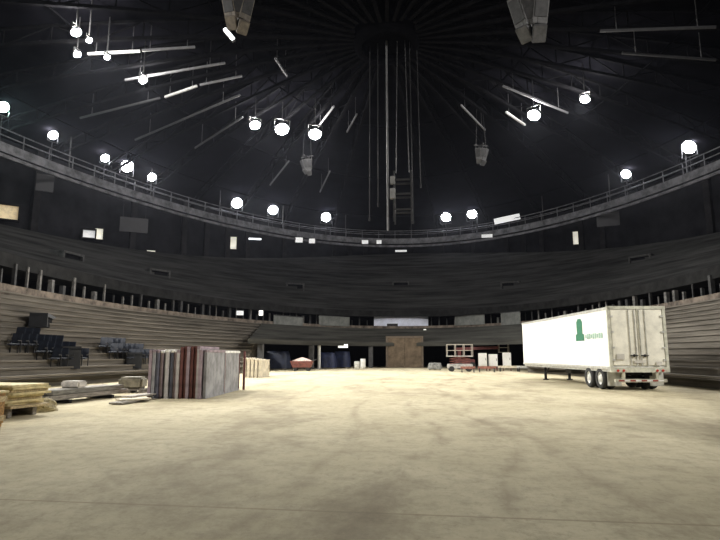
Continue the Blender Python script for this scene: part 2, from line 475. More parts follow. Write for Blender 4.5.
# ------------------------------------------------------------------ catwalk ring
cw = thing('catwalk', 'long curved grey steel catwalk hanging round the hall under the roof', 'catwalk')
tr = [t for t in seq(math.radians(-40), PI + math.radians(40), 180) if pt(E_RING, t).y > YB + .5]
HR = 19.4
def rs(prof, name, m_, par):
    return ringstrip(prof, tr).build(name, m_, par)
rs([(off(E_RING, 0), HR + .55), (off(E_RING, 0), HR - .3), (off(E_RING, 1.5), HR - .3), (off(E_RING, 1.5), HR + .55), (off(E_RING, 0), HR + .55)], 'deck', catm, cw)
for hh, o_ in ((1.15, .05), (1.75, .05), (1.75, 1.45)):
    rs([(off(E_RING, o_), HR + hh), (off(E_RING, o_ + .07), HR + hh), (off(E_RING, o_ + .07), HR + hh + .09), (off(E_RING, o_), HR + hh + .09), (off(E_RING, o_), HR + hh)], 'handrail', catm, cw)
rs([(off(E_RING, -.5), HR - .95), (off(E_RING, -.3), HR - .95), (off(E_RING, -.3), HR - .65), (off(E_RING, -.5), HR - .65), (off(E_RING, -.5), HR - .95)], 'lower_rail', catm, cw)
arc = 9; prev = None; k = 0; post0 = None
for t in seq(tr[0] + .02, tr[-1] - .02, 1500):
    p = pt(off(E_RING, .08), t)
    if prev is not None: arc += (p - prev).length
    prev = p
    if arc > 2.6:
        arc = 0; k += 1
        if post0 is None:
            post0 = MB().beam((0, 0, -1.2), (0, 0, 1.3), .08).build('post', catm, cw); o = post0
        else:
            o = post0.copy(); COL.objects.link(o); o.parent = cw
        o.location = p + Vector((0, 0, HR + .5))
        if k % 4 == 0:
            q = pt(off(E_RING, .75), t)
            MB().beam(Vector((q.x, q.y, HR + .5)), Vector((q.x, q.y, roof_at(q.x, q.y))), .1).build('hanger', darksteel, cw)

# ------------------------------------------------------------------ floodlights
def floodlight(p, r, label, mount, power, aim, lens=LENS, group=None, col=(1, .97, .9), spill=350, size=100):
    o = thing('floodlight', label, 'light', p, 0, group)
    d = (aim - p).normalized()
    q = d.to_track_quat('Z', 'Y').to_matrix().to_4x4()
    MB().lathe([(.01, -1.25 * r), (.42 * r, -1.2 * r), (.5 * r, -.8 * r), (.75 * r, -.45 * r), (1.04 * r, .0), (1.1 * r, .02), (1.0 * r, .05), (.7 * r, -.4 * r)], q, 18).build('housing', darksteel, o)
    MB().lathe([(.98 * r, .0), (.93 * r, .18 * r), (.75 * r, .38 * r), (.45 * r, .52 * r), (.01, .58 * r)], q, 18).build('lens', lens, o)
    y = Vector((0, 0, 1)) * (mount - p.z)
    sd = q.to_3x3() @ Vector((1, 0, 0))
    top = Vector((0, 0, (1.5 * r) if mount > p.z else -1.5 * r))
    b = MB()
    for s in (-1, 1):
        b.beam(sd * s * 1.13 * r, sd * s * 1.13 * r + top, .06)
    b.beam(sd * -1.13 * r + top, sd * 1.13 * r + top, .07)
    b.build('yoke', darksteel, o)
    MB().tube(top, y, .045, 6).build('stem', darksteel, o)
    ld = bpy.data.lights.new('lamp', 'SPOT'); ld.energy = power; ld.spot_size = math.radians(size); ld.spot_blend = .7
    ld.shadow_soft_size = r * .7; ld.color = col
    lo_ = bpy.data.objects.new('lamp', ld); COL.objects.link(lo_); lo_.parent = o
    lo_.matrix_local = Matrix.Translation(d * (.62 * r + r * .75)) @ d.to_track_quat('-Z', 'Y').to_matrix().to_4x4()
    if spill:
        pl = bpy.data.lights.new('lamp_spill', 'POINT'); pl.energy = spill; pl.shadow_soft_size = .12; pl.color = col
        po = bpy.data.objects.new('lamp_spill', pl); COL.objects.link(po); po.parent = o
        po.location = -d * (1.25 * r + .15)
    return o
PW = 6800
RINGL = [
 (3, 107, 11, 'greenish white floodlight over the catwalk at the left edge of the view'),
 (53, 135, 9, 'white floodlight on left catwalk, second from the left edge'),
 (105, 158, 8, 'small white floodlight just left of the biggest lamp on left catwalk'),
 (127, 166, 12, 'biggest and brightest floodlight on the left catwalk'),
 (152, 177, 8, 'small white floodlight just right of the biggest lamp on left catwalk'),
 (237, 203, 10, 'white floodlight on far catwalk, leftmost of the five along the end'),
 (273, 210, 9, 'white floodlight on far catwalk, second of the five along the end'),
 (326, 217, 9, 'white floodlight on far catwalk, nearest left of the hanging mast'),
 (446, 217, 9, 'white floodlight on far catwalk, nearest right of the hanging mast'),
 (472, 214, 9, 'white floodlight on far catwalk, rightmost of the five, by the slanted white panel'),
 (626, 174, 9, 'smaller white floodlight on right catwalk above the trailer'),
 (689, 147, 13, 'large white floodlight on right catwalk near the right edge'),
]
for px, py, dia, lab in RINGL:
    p = ring_hit(px, py, E_RING, .3)
    dep = (p - CAM).dot(FW); r = dia / 2 * dep / FPX * 1.04
    q = pt(E_RING, 0)
    g = px == 3
    aim = Vector((p.x * .15, p.y * .35 - 6, 0))
    floodlight(p, r, lab, HR + .5, PW, aim, LENSG if g else LENS, 'floodlights on the catwalk', (.8, 1, .9) if g else (1, .96, .88))
for sx, t_, lab in ((-1, -8, 'unseen floodlight on left catwalk, the first one outside the left edge of the photo'), (-1, -18, 'unseen floodlight on left catwalk, second one outside the left edge of the photo'),
                    (1, -7, 'unseen floodlight on right catwalk, the first one outside the right edge of the photo'), (1, -18, 'unseen floodlight on right catwalk, second one outside the right edge of the photo')):
    t = math.radians(t_) if sx > 0 else PI - math.radians(t_)
    p = pt(off(E_RING, .3), t) + Vector((0, 0, 22))  # unseen lamps, added to brighten the trailer's rear
    floodlight(p, .6, lab, HR + .5, PW * 3.8, Vector((-2 * sx, 2, 0)), LENS, 'floodlights on the catwalk', (1, .96, .88), size=80)
ROOFL = [
 (76, 32, 10, 23.0, 'largest floodlight of the upper left cluster of four'),
 (89, 40, 6, 23.0, 'small floodlight right of the largest in the upper left cluster'),
 (77, 54, 7, 23.0, 'small floodlight below the largest in the upper left cluster'),
 (107, 57, 6, 23.0, 'small floodlight set apart on the right of the upper left cluster'),
 (143, 80, 8, 23.0, 'single roof floodlight below and right of the cluster of four'),
 (255, 125, 10, 23.2, 'roof floodlight, leftmost of the row of three left of the mast'),
 (282, 129, 13, 23.2, 'roof floodlight, middle and largest of the row of three'),
 (315, 134, 12, 23.2, 'roof floodlight, rightmost of the row of three left of the mast'),
 (534, 115, 12, 23.2, 'larger roof floodlight on the right, beside a lit truss'),
 (585, 99, 9, 23.2, 'smaller roof floodlight on the right, highest on that side'),
]
for px, py, dia, h, lab in ROOFL:
    p = ground(px, py, h)
    dep = (p - CAM).dot(FW); r = dia / 2 * dep / FPX * 1.04
    floodlight(p, r, lab, roof_at(p.x, p.y), PW, Vector((p.x * .4, p.y * .4 - 6, 0)), LENS, 'floodlights hung from the roof', (1, .96, .88), spill=1800 if dia > 7 else 300)

# small light fittings and the slanted panel on the far catwalk
def fitting(px, py, w_, h_, lab, m_=DIMTUBE, E=E_RING, o_=-.7, tilt=0, drop=None):
    p = ring_hit(px, py, E, o_)
    d = CAM - p; d.z = 0; an = math.atan2(d.y, d.x) + PI / 2
    o = thing('light_fitting', lab, 'light', p, an, 'strip lights round the far catwalk')
    R = Matrix.Rotation(tilt, 3, 'Y')
    MB().box((0, .08, 0), (w_ + .1, .16, h_ + .1), R).build('housing', darksteel, o)
    MB().box((0, -.02, 0), (w_, .08, h_), R).build('diffuser', m_, o)
    up = HR + .1 - p.z if drop is None else drop
    b = MB()
    for s in (-1, 1): b.beam((s * w_ * .35, .1, 0), (s * w_ * .35, .1, up if abs(up) > .2 else .3), .04)
    b.build('bracket', darksteel, o)
    return o
fitting(255, 239, 1.7, .22, 'thin dim strip light left of the paired square lights on far catwalk', TUBE)
fitting(299, 240, 1.1, .75, 'square dim light, left one of a pair under the far catwalk')
fitting(312, 241, .9, .7, 'square dim light, right one of a pair under the far catwalk')
fitting(365, 242, 1.0, .6, 'small dim light under the far catwalk just left of the mast')
fitting(379, 242, .8, .6, 'small dim light under the far catwalk directly behind the mast')
fitting(401, 251, 1.8, .3, 'thin dim strip light hanging lowest, right of the mast')
fitting(487, 236, 1.6, .5, 'dim strip light under the far catwalk below the slanted white panel')
p = ring_hit(507, 219, E_RING, -.4)
d = CAM - p; d.z = 0
o = thing('slanted_panel', 'long white slanted panel light leaning on the far catwalk, right of the lamps', 'panel', p, math.atan2(d.y, d.x) + PI / 2)
R = Matrix.Rotation(math.radians(-9), 3, 'Y')
MB().box((0, 0, 0), (3.7, .12, .85), R, .02).build('panel', mat('panel_lit', (.8, .8, .8), .5, emit=(.95, .97, 1), estr=.45), o)
b = MB()
for s in (-1, 1): b.beam((s * 1.4, .1, 0), (s * 1.4, .25, -1.6 + (HR + 1.1 - p.z) * 0), .07)
b.build('bracket', darksteel, o)

# square grey boards hanging under the catwalk
for px, py, w_, h_, lab in ((45, 183, 1.5, 1.7, 'small square grey board hanging under the left catwalk near left edge'),
                            (134, 225, 3.0, 1.7, 'wide grey board hanging under the left catwalk left of the lit doorway'),
                            (608, 219, 2.6, 1.8, 'wide grey board hanging under the right catwalk above the trailer')):
    p = ring_hit(px, py, E_RING, 1.0)
    d = CAM - p; d.z = 0
    o = thing('hanging_board', lab, 'board', p, math.atan2(d.y, d.x) + PI / 2, 'grey boards under the catwalk')
    MB().box((0, 0, 0), (w_, .14, h_), bevel=.02).build('board', mat('hang_grey', (.022, .022, .027), .7, 0, .1, 1), o)
    b = MB()
    for s in (-1, 1): b.beam((s * w_ * .4, 0, h_ / 2), (s * w_ * .4, 0, HR + .1 - p.z), .04)
    b.build('rod', darksteel, o)

# ------------------------------------------------------------------ mast, cables and speaker clusters under the hub
main = tag(MB().tube((0, 0, 10.8), (0, 0, 26.3), .075, 8).build('hoist_pipe', mat('pipe_pale', (.07, .07, .075), .6, 0, .1, 3, spec=.2)), 'tall pale steel pipe hanging straight down from the middle of the roof', 'pipe')
cabm = mat('cable_steel', (.012, .012, .013), .7, spec=.05)
for dx, dy, zz, lab in ((-1.45, .5, 12.0, 'thin dark cable hanging furthest left of the pale mast pipe'), (-.75, .2, 13, 'thin dark cable hanging close on the left of the pale mast pipe'),
                    (1.9, .3, 11.6, 'thin dark cable hanging on the right of the ladder frame'), (2.5, .6, 14.5, 'thin dark cable hanging furthest right of the pale mast pipe')):
    MBc = MB().tube((dx, dy, zz), (dx * .95, dy, 26.5), .035, 6)
    MBc.tube((dx, dy, zz - .3), (dx, dy, zz), .06, 8)
    tag(MBc.build('cable', cabm), lab, 'cable', 'cables under the roof hub')
o = thing('rigging_frame', 'open grey steel frame hanging beside the lower end of the pale pipe', 'frame', (1.15, .1, 11.4))
fr = mat('frame_steel', (.016, .016, .017), .6, 0, .2, 3, spec=.1)
for sx in (-.65, .65):
    for sy in (-.5, .5): MB().beam((sx, sy, 0), (sx, sy, 3.9), .12).build('upright', fr, o)
for z in (.9, 2.1, 3.2):
    b = MB(); 
    for sy in (-.5, .5): b.beam((-.65, sy, z), (.65, sy, z), .12)
    for sx in (-.65, .65): b.beam((sx, -.5, z), (sx, .5, z), .12)
    b.build('crossbar', fr, o)
MB().box((-.75, -.55, 2.1), (.4, .4, .8), bevel=.03).build('motor_box', mat('motor_grey', (.1, .1, .1), .6), o)
MB().box((-.75, -.55, 3.15), (.35, .35, .6), bevel=.03).build('motor_box', MATS['motor_grey'], o)
b = MB()
for sx in (-.5, .5): b.tube((sx, 0, 3.9), (sx * .6, 0, 15), .03, 6)
b.build('sling', darksteel, o)

def cluster(px, py, h, rz, lab, m_, sc=1.0, lamp=False, n=3):
    p = ground(px, py, h)
    o = thing('speaker_cluster', lab, 'speaker', p, rz, 'speaker clusters under the roof')
    for i in range(n):
        a = (i - (n - 1) / 2) * .55
        R = Matrix.Rotation(a, 3, 'Z') @ Matrix.Rotation(math.radians(22), 3, 'X')
        c = Vector((math.sin(a) * .75 * sc, -math.cos(a) * .45 * sc + .5, -.1))
        b = MB()
        b.prism([(-.36 * sc, -.75 * sc), (.36 * sc, -.75 * sc), (.36 * sc, .75 * sc), (-.36 * sc, .75 * sc)], -.35 * sc, .4 * sc)
        bmesh.ops.transform(b.bm, matrix=Matrix.Translation(c) @ R.to_4x4(), verts=b.bm.verts[:])
        cb = b.build('cabinet', m_, o)
        g = MB().box((0, -.37 * sc, .1), (.6 * sc, .05, 1.1 * sc))
        bmesh.ops.transform(g.bm, matrix=Matrix.Translation(c) @ R.to_4x4(), verts=g.bm.verts[:])
        g.build('grille', darksteel, cb)
    for i in range(2):
        a = (i - .5) * .7
        Rl = Matrix.Rotation(a, 3, 'Z') @ Matrix.Rotation(math.radians(48), 3, 'X')
        b = MB().box((0, 0, 0), (.62 * sc, .5 * sc, .8 * sc), bevel=.04)
        bmesh.ops.transform(b.bm, matrix=Matrix.Translation((math.sin(a) * .9 * sc, .35, -1.05 * sc - .2 * i)) @ Rl.to_4x4(), verts=b.bm.verts[:])
        b.build('lower_cabinet', m_, o)
        MB().beam((math.sin(a) * .9 * sc, .35, -1.0 * sc), (math.sin(a) * .8 * sc, .25, 1.0 * sc), .06).build('bracket', darksteel, o)
    b = MB()
    b.beam((-1.0 * sc, .2, 1.0 * sc), (1.0 * sc, .2, 1.0 * sc), .12); b.beam((0, -.6 * sc, 1.0 * sc), (0, .9 * sc, 1.0 * sc), .12)
    for s in (-1, 1): b.beam((s * .8 * sc, .2, 1.0 * sc), (s * .75 * sc, .1, .4 * sc), .06)
    b.build('hanging_frame', darksteel, o)
    ch = MB(); zt = roof_at(p.x, p.y) - p.z
    for s in (-.7, .7): ch.tube((s * sc, .2, 1.0 * sc), (s * .6 * sc, .2, zt), .03, 6)
    ch.build('chain', darksteel, o)
    return o, p
spk = mat('cabinet_brown_grey', (.10, .085, .07), .7, 0, .25, 3)
spg = mat('cabinet_grey', (.045, .045, .048), .7, 0, .25, 3)
cl, pc = cluster(238, 3, 22.0, .35, 'brownish speaker cluster with a lit tube under it, top left of mast', spk, 1.0)
cluster(530, 8, 22.0, -.35, 'grey speaker cluster hanging top right of the mast, without a lamp', spg, 1.25)
cluster(482, 152, 22.0, .3, 'small distant speaker cluster hanging right of the mast, above the far lamps', spg, .75)
cluster(306, 163, 22.0, -.3, 'small distant speaker cluster hanging below the row of three roof lamps', spg, .75)
p = ground(229, 34, 21.3)
o = thing('tube_lamp', 'short bright tube lamp slanting under the brownish speaker cluster', 'light', p, math.radians(10))
R = Matrix.Rotation(math.radians(50), 3, 'Y')
MB().tube(R @ Vector((-.42, 0, 0)), R @ Vector((.42, 0, 0)), .13, 10).build('tube', TUBE, o)
MB().beam(R @ Vector((-.45, .2, 0)), R @ Vector((.45, .2, 0)), .2, .2).build('reflector', darksteel, o)
zt = roof_at(p.x, p.y) - p.z
MB().tube((0, .2, 0), (0, .2, zt), .03, 6).build('stem', darksteel, o)

# ------------------------------------------------------------------ trailer
TH = 1.69898736 - PI / 2
tl = thing('semi_trailer', 'long white box semi trailer parked on the right of the floor', 'trailer', (10.956, -14.026, 0), TH)
L, W, ZB, ZT = 13.0, 2.6, .95, 3.73   # local: y forward from the rear doors, x from its left side
MB().box((W / 2, L / 2, (ZB + ZT) / 2), (W, L, ZT - ZB), bevel=.03).build('box_body', white, tl)
b = MB()
for z in (ZB + .05, ZT - .06):
    for x in (-.012, W + .012): b.box((x, L / 2, z), (.03, L, .12))
b.box((W / 2, L / 2, ZB - .06), (W - .1, L - .1, .12))
b.build('side_rail', alum, tl)
for i in range(1, 12):
    for x in (-.004, W + .004): MB().box((x, L * i / 12, (ZB + ZT) / 2), (.012, .05, ZT - ZB - .25)).build('side_post', white, tl)
fr_ = MB()
for x in (.05, W - .05): fr_.box((x, -.03, (ZB + ZT) / 2), (.14, .1, ZT - ZB + .06), bevel=.01)
fr_.box((W / 2, -.03, ZT - .03), (W + .04, .1, .14)); fr_.box((W / 2, -.03, ZB - .03), (W + .04, .12, .22))
fr_.build('rear_frame', mat('rear_frame_paint', (.50, .50, .42), .5, 0, .15, 4), tl)
for s in (0, 1):
    x0 = .13 + s * 1.175; dr = MB().box((x0 + .582, -.03, (ZB + ZT) / 2 + .03), (1.15, .06, ZT - ZB - .28), bevel=.01).build('rear_door', doorw, tl)
    for xx in ((x0 + .80, x0 + 1.06) if s == 0 else (x0 + .10, x0 + .36)):
        MB().tube((xx, -.09, ZB + .12), (xx, -.09, ZT - .12), .022, 8).build('lock_rod', alum, dr)
    for z in (1.35, 1.9, 2.6, 3.3): MB().box((x0 + (.03 if s == 0 else 1.13), -.075, z), (.14, .05, .08)).build('hinge', alum, dr)
    hb = MB(); xx = x0 + (.93 if s == 0 else .23)
    hb.box((xx, -.12, 1.55), (.34, .03, .05)); hb.box((xx, -.11, 1.55), (.05, .06, .12)); hb.build('handle', darksteel, dr)
for c, z in (((W / 2, -.10, ZB + .33), (.5, .02, .12)), ((W - .45, -.10, ZB + .25), (.25, .02, .16)), ((.45, -.10, ZB + .55), (.35, .02, .25))):
    MB().box(c, z).build('placard', mat('placard_grey', (.5, .48, .44), .6), tl)
# under-ride guard, lamps
ug = MB()
for x in (.55, W - .55): ug.box((x, -.02, .68), (.12, .12, .56))
ug.box((W / 2, -.04, .45), (W - .3, .12, .14))
ug.build('underride_guard', mat('guard_paint', (.42, .41, .33), .6, 0, .2, 4), tl)
st = MB()
for i in range(0, 8, 2): st.box((.3 + (i + .5) * .25, -.105, .45), (.25, .012, .07))
st.build('red_tape', redm, tl)
st = MB()
for i in range(1, 8, 2): st.box((.3 + (i + .5) * .25, -.105, .45), (.25, .012, .07))
st.build('white_tape', tapew, tl)
for x in (.3, .55, W - .55, W - .3):
    MB().tube((x, -.12, ZB - .06), (x, -.07, ZB - .06), .055, 12).build('tail_lamp', mat('tail_red', (.4, .03, .02), .4), tl)
bf = MB()
for x in (.75, W - .75): bf.box((x, 2.6, .76), (.12, 5.0, .22))
for y in (.7, 1.7, 2.9, 4.2): bf.box((W / 2, y, .72), (1.5, .1, .14))
bf.build('bogie_frame', darksteel, tl)
ax = MB()
for y in (1.25, 2.5): ax.tube((.2, y, .5), (W - .2, y, .5), .07, 10)
ax.build('axle', darksteel, tl)
def wheel(x, y, s):
    Q = Matrix.Translation((x, y, .5)) @ Matrix.Rotation(PI / 2, 4, 'Y')
    wv = MB().lathe([(.30, -.13), (.44, -.135), (.485, -.09), (.5, 0), (.485, .09), (.44, .135), (.30, .13), (.29, .05), (.29, -.05), (.30, -.13)], Q, 28).build('wheel', rubber, tl)
    MB().lathe([(.30, .10 * s), (.27, .03 * s), (.18, .02 * s), (.15, .10 * s), (.09, .13 * s), (.001, .13 * s)], Q, 24).build('hub', hubm, wv)
for y in (1.25, 2.5):
    for x, s in ((.16, -1), (.48, -1), (W - .48, 1), (W - .16, 1)): wheel(x, y, s)
for x in (.34, W - .34):
    MB().box((x, .42, .52), (.62, .02, .66)).build('mud_flap', mat('mudflap_pale', (.5, .5, .46), .7, 0, .15, 3), tl)
lg = MB()
for x in (.55, W - .55):
    lg.beam((x, L - 2.7, .9), (x, L - 2.7, .06), .13); lg.box((x, L - 2.7, .04), (.28, .28, .06))
    lg.beam((x, L - 2.7, .4), (x, L - 3.6, .9), .06)
lg.beam((.55, L - 2.7, .55), (W - .55, L - 2.7, .55), .08)
lg.build('landing_gear', darksteel, tl)
ts_ = MB().box((W / 2, 6.2, .70), (1.7, .95, .3), bevel=.04); ts_.build('underfloor_tank', darksteel, tl)
# green emblem and pale lettering strip on the left side (too blurred in the photograph to read)
def side_pos(px, py):
    # trailer-local y and z of a point of the left side seen at px, py
    n = Vector((-math.cos(TH), -math.sin(TH), 0)); o_ = Vector((10.956, -14.026, 0)); r = ray(px, py)
    k = (o_ - CAM).dot(n) / r.dot(n); q = CAM + r * k - o_
    return q.dot(Vector((-math.sin(TH), math.cos(TH), 0))), q.z
ya, za = side_pos(584.5, 341); yb, zb_ = side_pos(575, 320)
em = MB(); mid = (ya + yb) / 2; hw = abs(yb - ya) / 2
pts = [(-hw, 0), (hw, 0), (hw, .32), (hw * .66, .36), (hw * .7, .95), (hw * .35, 1.12), (-hw * .35, 1.12), (-hw * .7, .95), (-hw * .66, .36), (-hw, .32)]
em.prism([(mid + a, 2.2 + z_) for a, z_ in pts], -.02, .0)
zlo = side_pos((584.5 + 575) / 2, 341)[1]
em_o = em.build('emblem', greenm, tl); em_o.rotation_euler = (0, 0, PI / 2); em_o.location = (-.012, 0, zlo - 2.2)
y1, _ = side_pos(603, 336); z1 = side_pos(594, 339)[1]; z2 = side_pos(594, 333)[1]
le = MB(); n = 9
for i in range(n):
    y = ya - .12 + (y1 - ya + .12) * (i + .5) / n; wl = abs(y1 - ya) / n * .62
    le.box((-.018, y, (z1 + z2) / 2), (.01, wl, (z2 - z1) * (.9 if i % 3 else .6)))
le.build('lettering', palegreen, tl)

# ------------------------------------------------------------------ rink boards stacked on the left
P0 = ground(148, 398.5); P1 = ground(205, 399)
dirx = (P1 - P0).normalized()
def rink_board(p, rz, ln, h, th, m_, cap, lab, grp, edge=None):
    o = thing('rink_board', lab, 'panel', p, rz, grp)
    MB().box((0, ln / 2, h / 2 + .04), (th * .6, ln, h - .1), bevel=.006).build('face_sheet', m_, o)
    for y in (.03, ln - .03): MB().box((0, y, h / 2), (th, .07, h - .08)).build('end_frame', edge or m_, o)
    MB().box((0, ln / 2, h - .02), (th * 1.05, ln + .04, .1), bevel=.01).build('cap_rail', cap, o)
    MB().box((0, ln / 2, .05), (th * .95, ln, .1)).build('kick_plate', m_, o)
    return o
cols = [(mauve, 'mauve'), (greyb, 'grey'), (slate, 'slate blue'), (mauve, 'mauve'), (greyb, 'grey'), (paleb, 'pale'), (slate, 'slate blue'), (mauve, 'mauve'), (paleb, 'pale'),
        (maroon, 'maroon'), (maroon, 'maroon'), (mauve, 'mauve'), (maroon, 'maroon'), (maroon, 'maroon'), (paleb, 'pale'), (mauve, 'mauve'), (greyb, 'grey')]
ords = ['first', 'second', 'third', 'fourth', 'fifth', 'sixth', 'seventh', 'eighth', 'ninth', 'tenth', 'eleventh', 'twelfth', 'thirteenth', 'fourteenth', 'fifteenth', 'sixteenth', 'seventeenth']
n = len(cols); span = (P1 - P0).length
SIDE = math.atan2((ground(240, 390) - P1).y, (ground(240, 390) - P1).x) - PI / 2
for i, (m_, nm) in enumerate(cols):
    p = P0.lerp(P1, (i + .5) / n) + Vector((0, random.uniform(-.12, .1), 0))
    red = nm == 'maroon'
    h = 1.74 + (.12 if 8 < i < 15 else 0) + random.uniform(-.02, .02)
    cap = capw if (3 <= i <= 7) else (maroon if red else mauve)
    rink_board(p, SIDE, 2.4, h, span / n * .82, m_, cap, '%s rink board standing on edge, %s from the left in the front stack' % (nm, ords[i]), 'rink boards in the front stack', m_)
Q0 = P1 + (ground(240, 390) - P1).normalized() * 2.6
for i in range(5):
    p = Q0 - dirx * (.1 + i * .17)
    last = i == 0
    rink_board(p, SIDE, 2.4, 1.73, .12, greyb if i < 3 else mauve, capw if i < 3 else maroon, '%s rink board in the rear stack behind the front one, %s from its right side' % ('grey' if i < 3 else 'mauve', ords[i]), 'rink boards in the rear stack', maroon if last else greyb)
tag(MB().box((0, 0, .875), (.09, .09, 1.75), bevel=.01).build('red_post', maroon), 'dark red upright post at the far right end of the rink boards', 'post').location = Q0 + Vector((-.1, 2.55, 0))
# beige boards beyond
B0 = ground(243, 377.5); 
for i in range(5):
    p = ground(244 + i * 3.9, 377.6)
    rink_board(p, .05, 2.4, 1.32 - i * .035, .2, beige, beige, 'beige board standing on edge behind the rink boards, %s from the left' % ords[i], 'beige boards beyond the rink boards')

# ------------------------------------------------------------------ timber on the left
def plank(name, a, b, w_, h_, m_, lab, cat, grp=None):
    a = Vector(a); b = Vector(b); c = (a + b) / 2; d = b - a
    o = MB().box((0, 0, 0), (d.length, w_, h_), bevel=min(w_, h_) * .08).build(name, m_)
    o.location = c; o.rotation_euler = (0, -math.asin(d.z / d.length), math.atan2(d.y, d.x)); return tag(o, lab, cat, grp)
# yellow plywood pile by the left edge
pe = ground(39, 420); px_ = Vector((-1, .12, 0)).normalized(); pe += px_ * 2.0
place = ['lowest', 'second', 'third', 'fourth', 'fifth', 'sixth', 'seventh', 'eighth', 'topmost']
for i, s in enumerate((-.5, .5)):
    c = pe + Vector((0, .55 + s * .9, .12)); plank('bearer', c - px_ * 1.0 , c + px_ * 1.0, .14, .24, darksteel if 0 else greyw, 'grey timber bearer under the yellow plywood pile, %s one' % ('nearer' if i == 0 else 'farther'), 'timber', 'bearers under the plywood')
z = .24
for i in range(9):
    c = pe + Vector((random.uniform(-.12, .12), .55 + random.uniform(-.08, .08), z + .035)); hh = .062
    a = math.atan2(px_.y, px_.x) + random.uniform(-.05, .05)
    o = MB().box((0, 0, 0), (2.3, 1.2, hh), bevel=.008).build('plywood_sheet', ply if i % 3 else wood); o.location = c; o.rotation_euler = (0, 0, a)
    tag(o, 'yellow plywood sheet, %s in the pile by the left edge' % place[i], 'plywood', 'plywood sheets in the pile'); z += hh + .004
# tarp bundle at the right end of the pile
tb = MB(); 
prof = []
for j in range(9):
    v = j / 8
    ringp = []
    for i in range(16):
        a = 2 * PI * i / 16; rr = (1 - .25 * v) * (1 + .12 * math.sin(3 * a + j) + .08 * math.sin(7 * a + 2 * j)); k = math.sqrt(max(0.02, 1 - (v) ** 3))
        ringp.append(Vector((math.cos(a) * .26 * rr * k, math.sin(a) * .42 * rr * k, v * .38)))
    prof.append(ringp)
tb.grid(prof, closed=True); tb.bm.faces.new([v_ for v_ in tb.bm.verts[-16:]]); tb.bm.faces.new([v_ for v_ in tb.bm.verts[:16]][::-1])
o = tb.build('tarp_bundle', mat('tarp_olive', (.30, .25, .13), .8, 0, .3, 5, bump=.5)); o.location = ground(41, 411.5) + Vector((0.05, .1, 0))
tag(o, 'crumpled olive tarp bundle at the right end of the plywood pile', 'tarp')
# orange-brown crate cut by the frame edge
pc_ = ground(5, 432)
o = thing('timber_crate', 'orange brown timber crate cut off by the left edge of the photo', 'crate', pc_ - Vector((1.2, -.3, 0)) , .08)
MB().box((0, 0, .42), (1.1, .8, .66)).build('box_body', brownw, o)
for z in (.2, .62): 
    b = MB(); b.box((0, -.415, z), (1.16, .03, .12)); b.box((0, .415, z), (1.16, .03, .12)); b.box((.565, 0, z), (.03, .84, .12)); b.box((-.565, 0, z), (.03, .84, .12)); b.build('batten', wood, o)
MB().box((0, 0, .775), (1.2, .9, .05), bevel=.01).build('lid', ply, o)
b = MB()
for s in (-.45, 0, .45): b.box((s, 0, .045), (.12, .82, .09))
b.build('skid', brownw, o)
# grey beams stacked further back
A = ground(50, 405); B = ground(122, 396.5); dv = (B - A).normalized(); nv = Vector((-dv.y, dv.x, 0))
if nv.y < 0: nv = -nv
slateg = mat('weathered_grey_beam', (.17, .165, .15), .8, 0, .25, 3, stretch=(1, 8, 8))
gm = [greyw, slateg, greyw, mat('pale_beam', (.36, .33, .30), .8, 0, .2, 3, stretch=(1, 8, 8))]
for i in range(2):
    c = A.lerp(B, .2 + .6 * i) + nv * .4; c.z = .06
    plank('bearer', c - nv * .55, c + nv * .55, .14, .12, darksteel, 'dark bearer under the long grey beams, %s one' % ('left' if i == 0 else 'right'), 'timber', 'bearers under the grey beams')
names = ['front', 'second', 'third', 'rear']
for k in range(2):
    for i in range(4):
        c0 = A + nv * (.05 + i * .25) + dv * random.uniform(-.3, .2); c1 = B + nv * (.05 + i * .25) + dv * random.uniform(-.2, .4)
        zz = .205 + k * .17; c0.z = c1.z = zz
        plank('timber_beam', c0, c1, .21, .155, gm[(i + k) % 4], 'long grey beam, %s of the %s layer in the stack left of the rink boards' % (names[i], 'bottom' if k == 0 else 'top'), 'timber', 'grey beams stacked on the floor')
c = ground(66, 402) + Vector((0, .35, .455))
o = MB().box((0, 0, .12), (.7, .5, .24), bevel=.05).build('white_sack', mat('sack_pale', (.52, .49, .46), .8, 0, .2, 4, bump=.4)); o.location = c
tag(o, 'small pale sack lying on the left end of the grey beams', 'sack')
# flat boards on the floor by the rink boards
fb = [((115, 405), (150, 399.5), .05), ((118, 403.5), (148, 401.5), .11), ((126, 402), (158, 397.5), .17)]
for i, (q0, q1, zz) in enumerate(fb):
    a = ground(*q0); b = ground(*q1); b = a + (b - a).normalized() * min((b - a).length, 1.9); a.z = b.z = zz
    plank('floor_board', a, b, .45, .055, [greyw, beige, gm[3]][i], 'grey flat board on the floor before the rink boards, %s of three' % ['lowest', 'middle', 'topmost'][i], 'board', 'flat boards on the floor')
# pale block behind the boards
o = thing('pallet_block', 'olive grey wrapped pallet load just left of the rink boards', 'pallet', ground(126, 393) + Vector((.0, .5, 0)), .2)
MB().box((0, 0, .4), (1.0, .8, .5), bevel=.09).build('load', mat('wrapped_load', (.24, .225, .18), .7, 0, .25, 3, bump=.3), o)
MB().box((0, 0, .12), (1.15, .95, .05)).build('pallet_deck', greyw, o)
b = MB()
for s in (-.45, 0, .45): b.box((s, 0, .05), (.12, .95, .1))
b.build('pallet_skid', greyw, o)

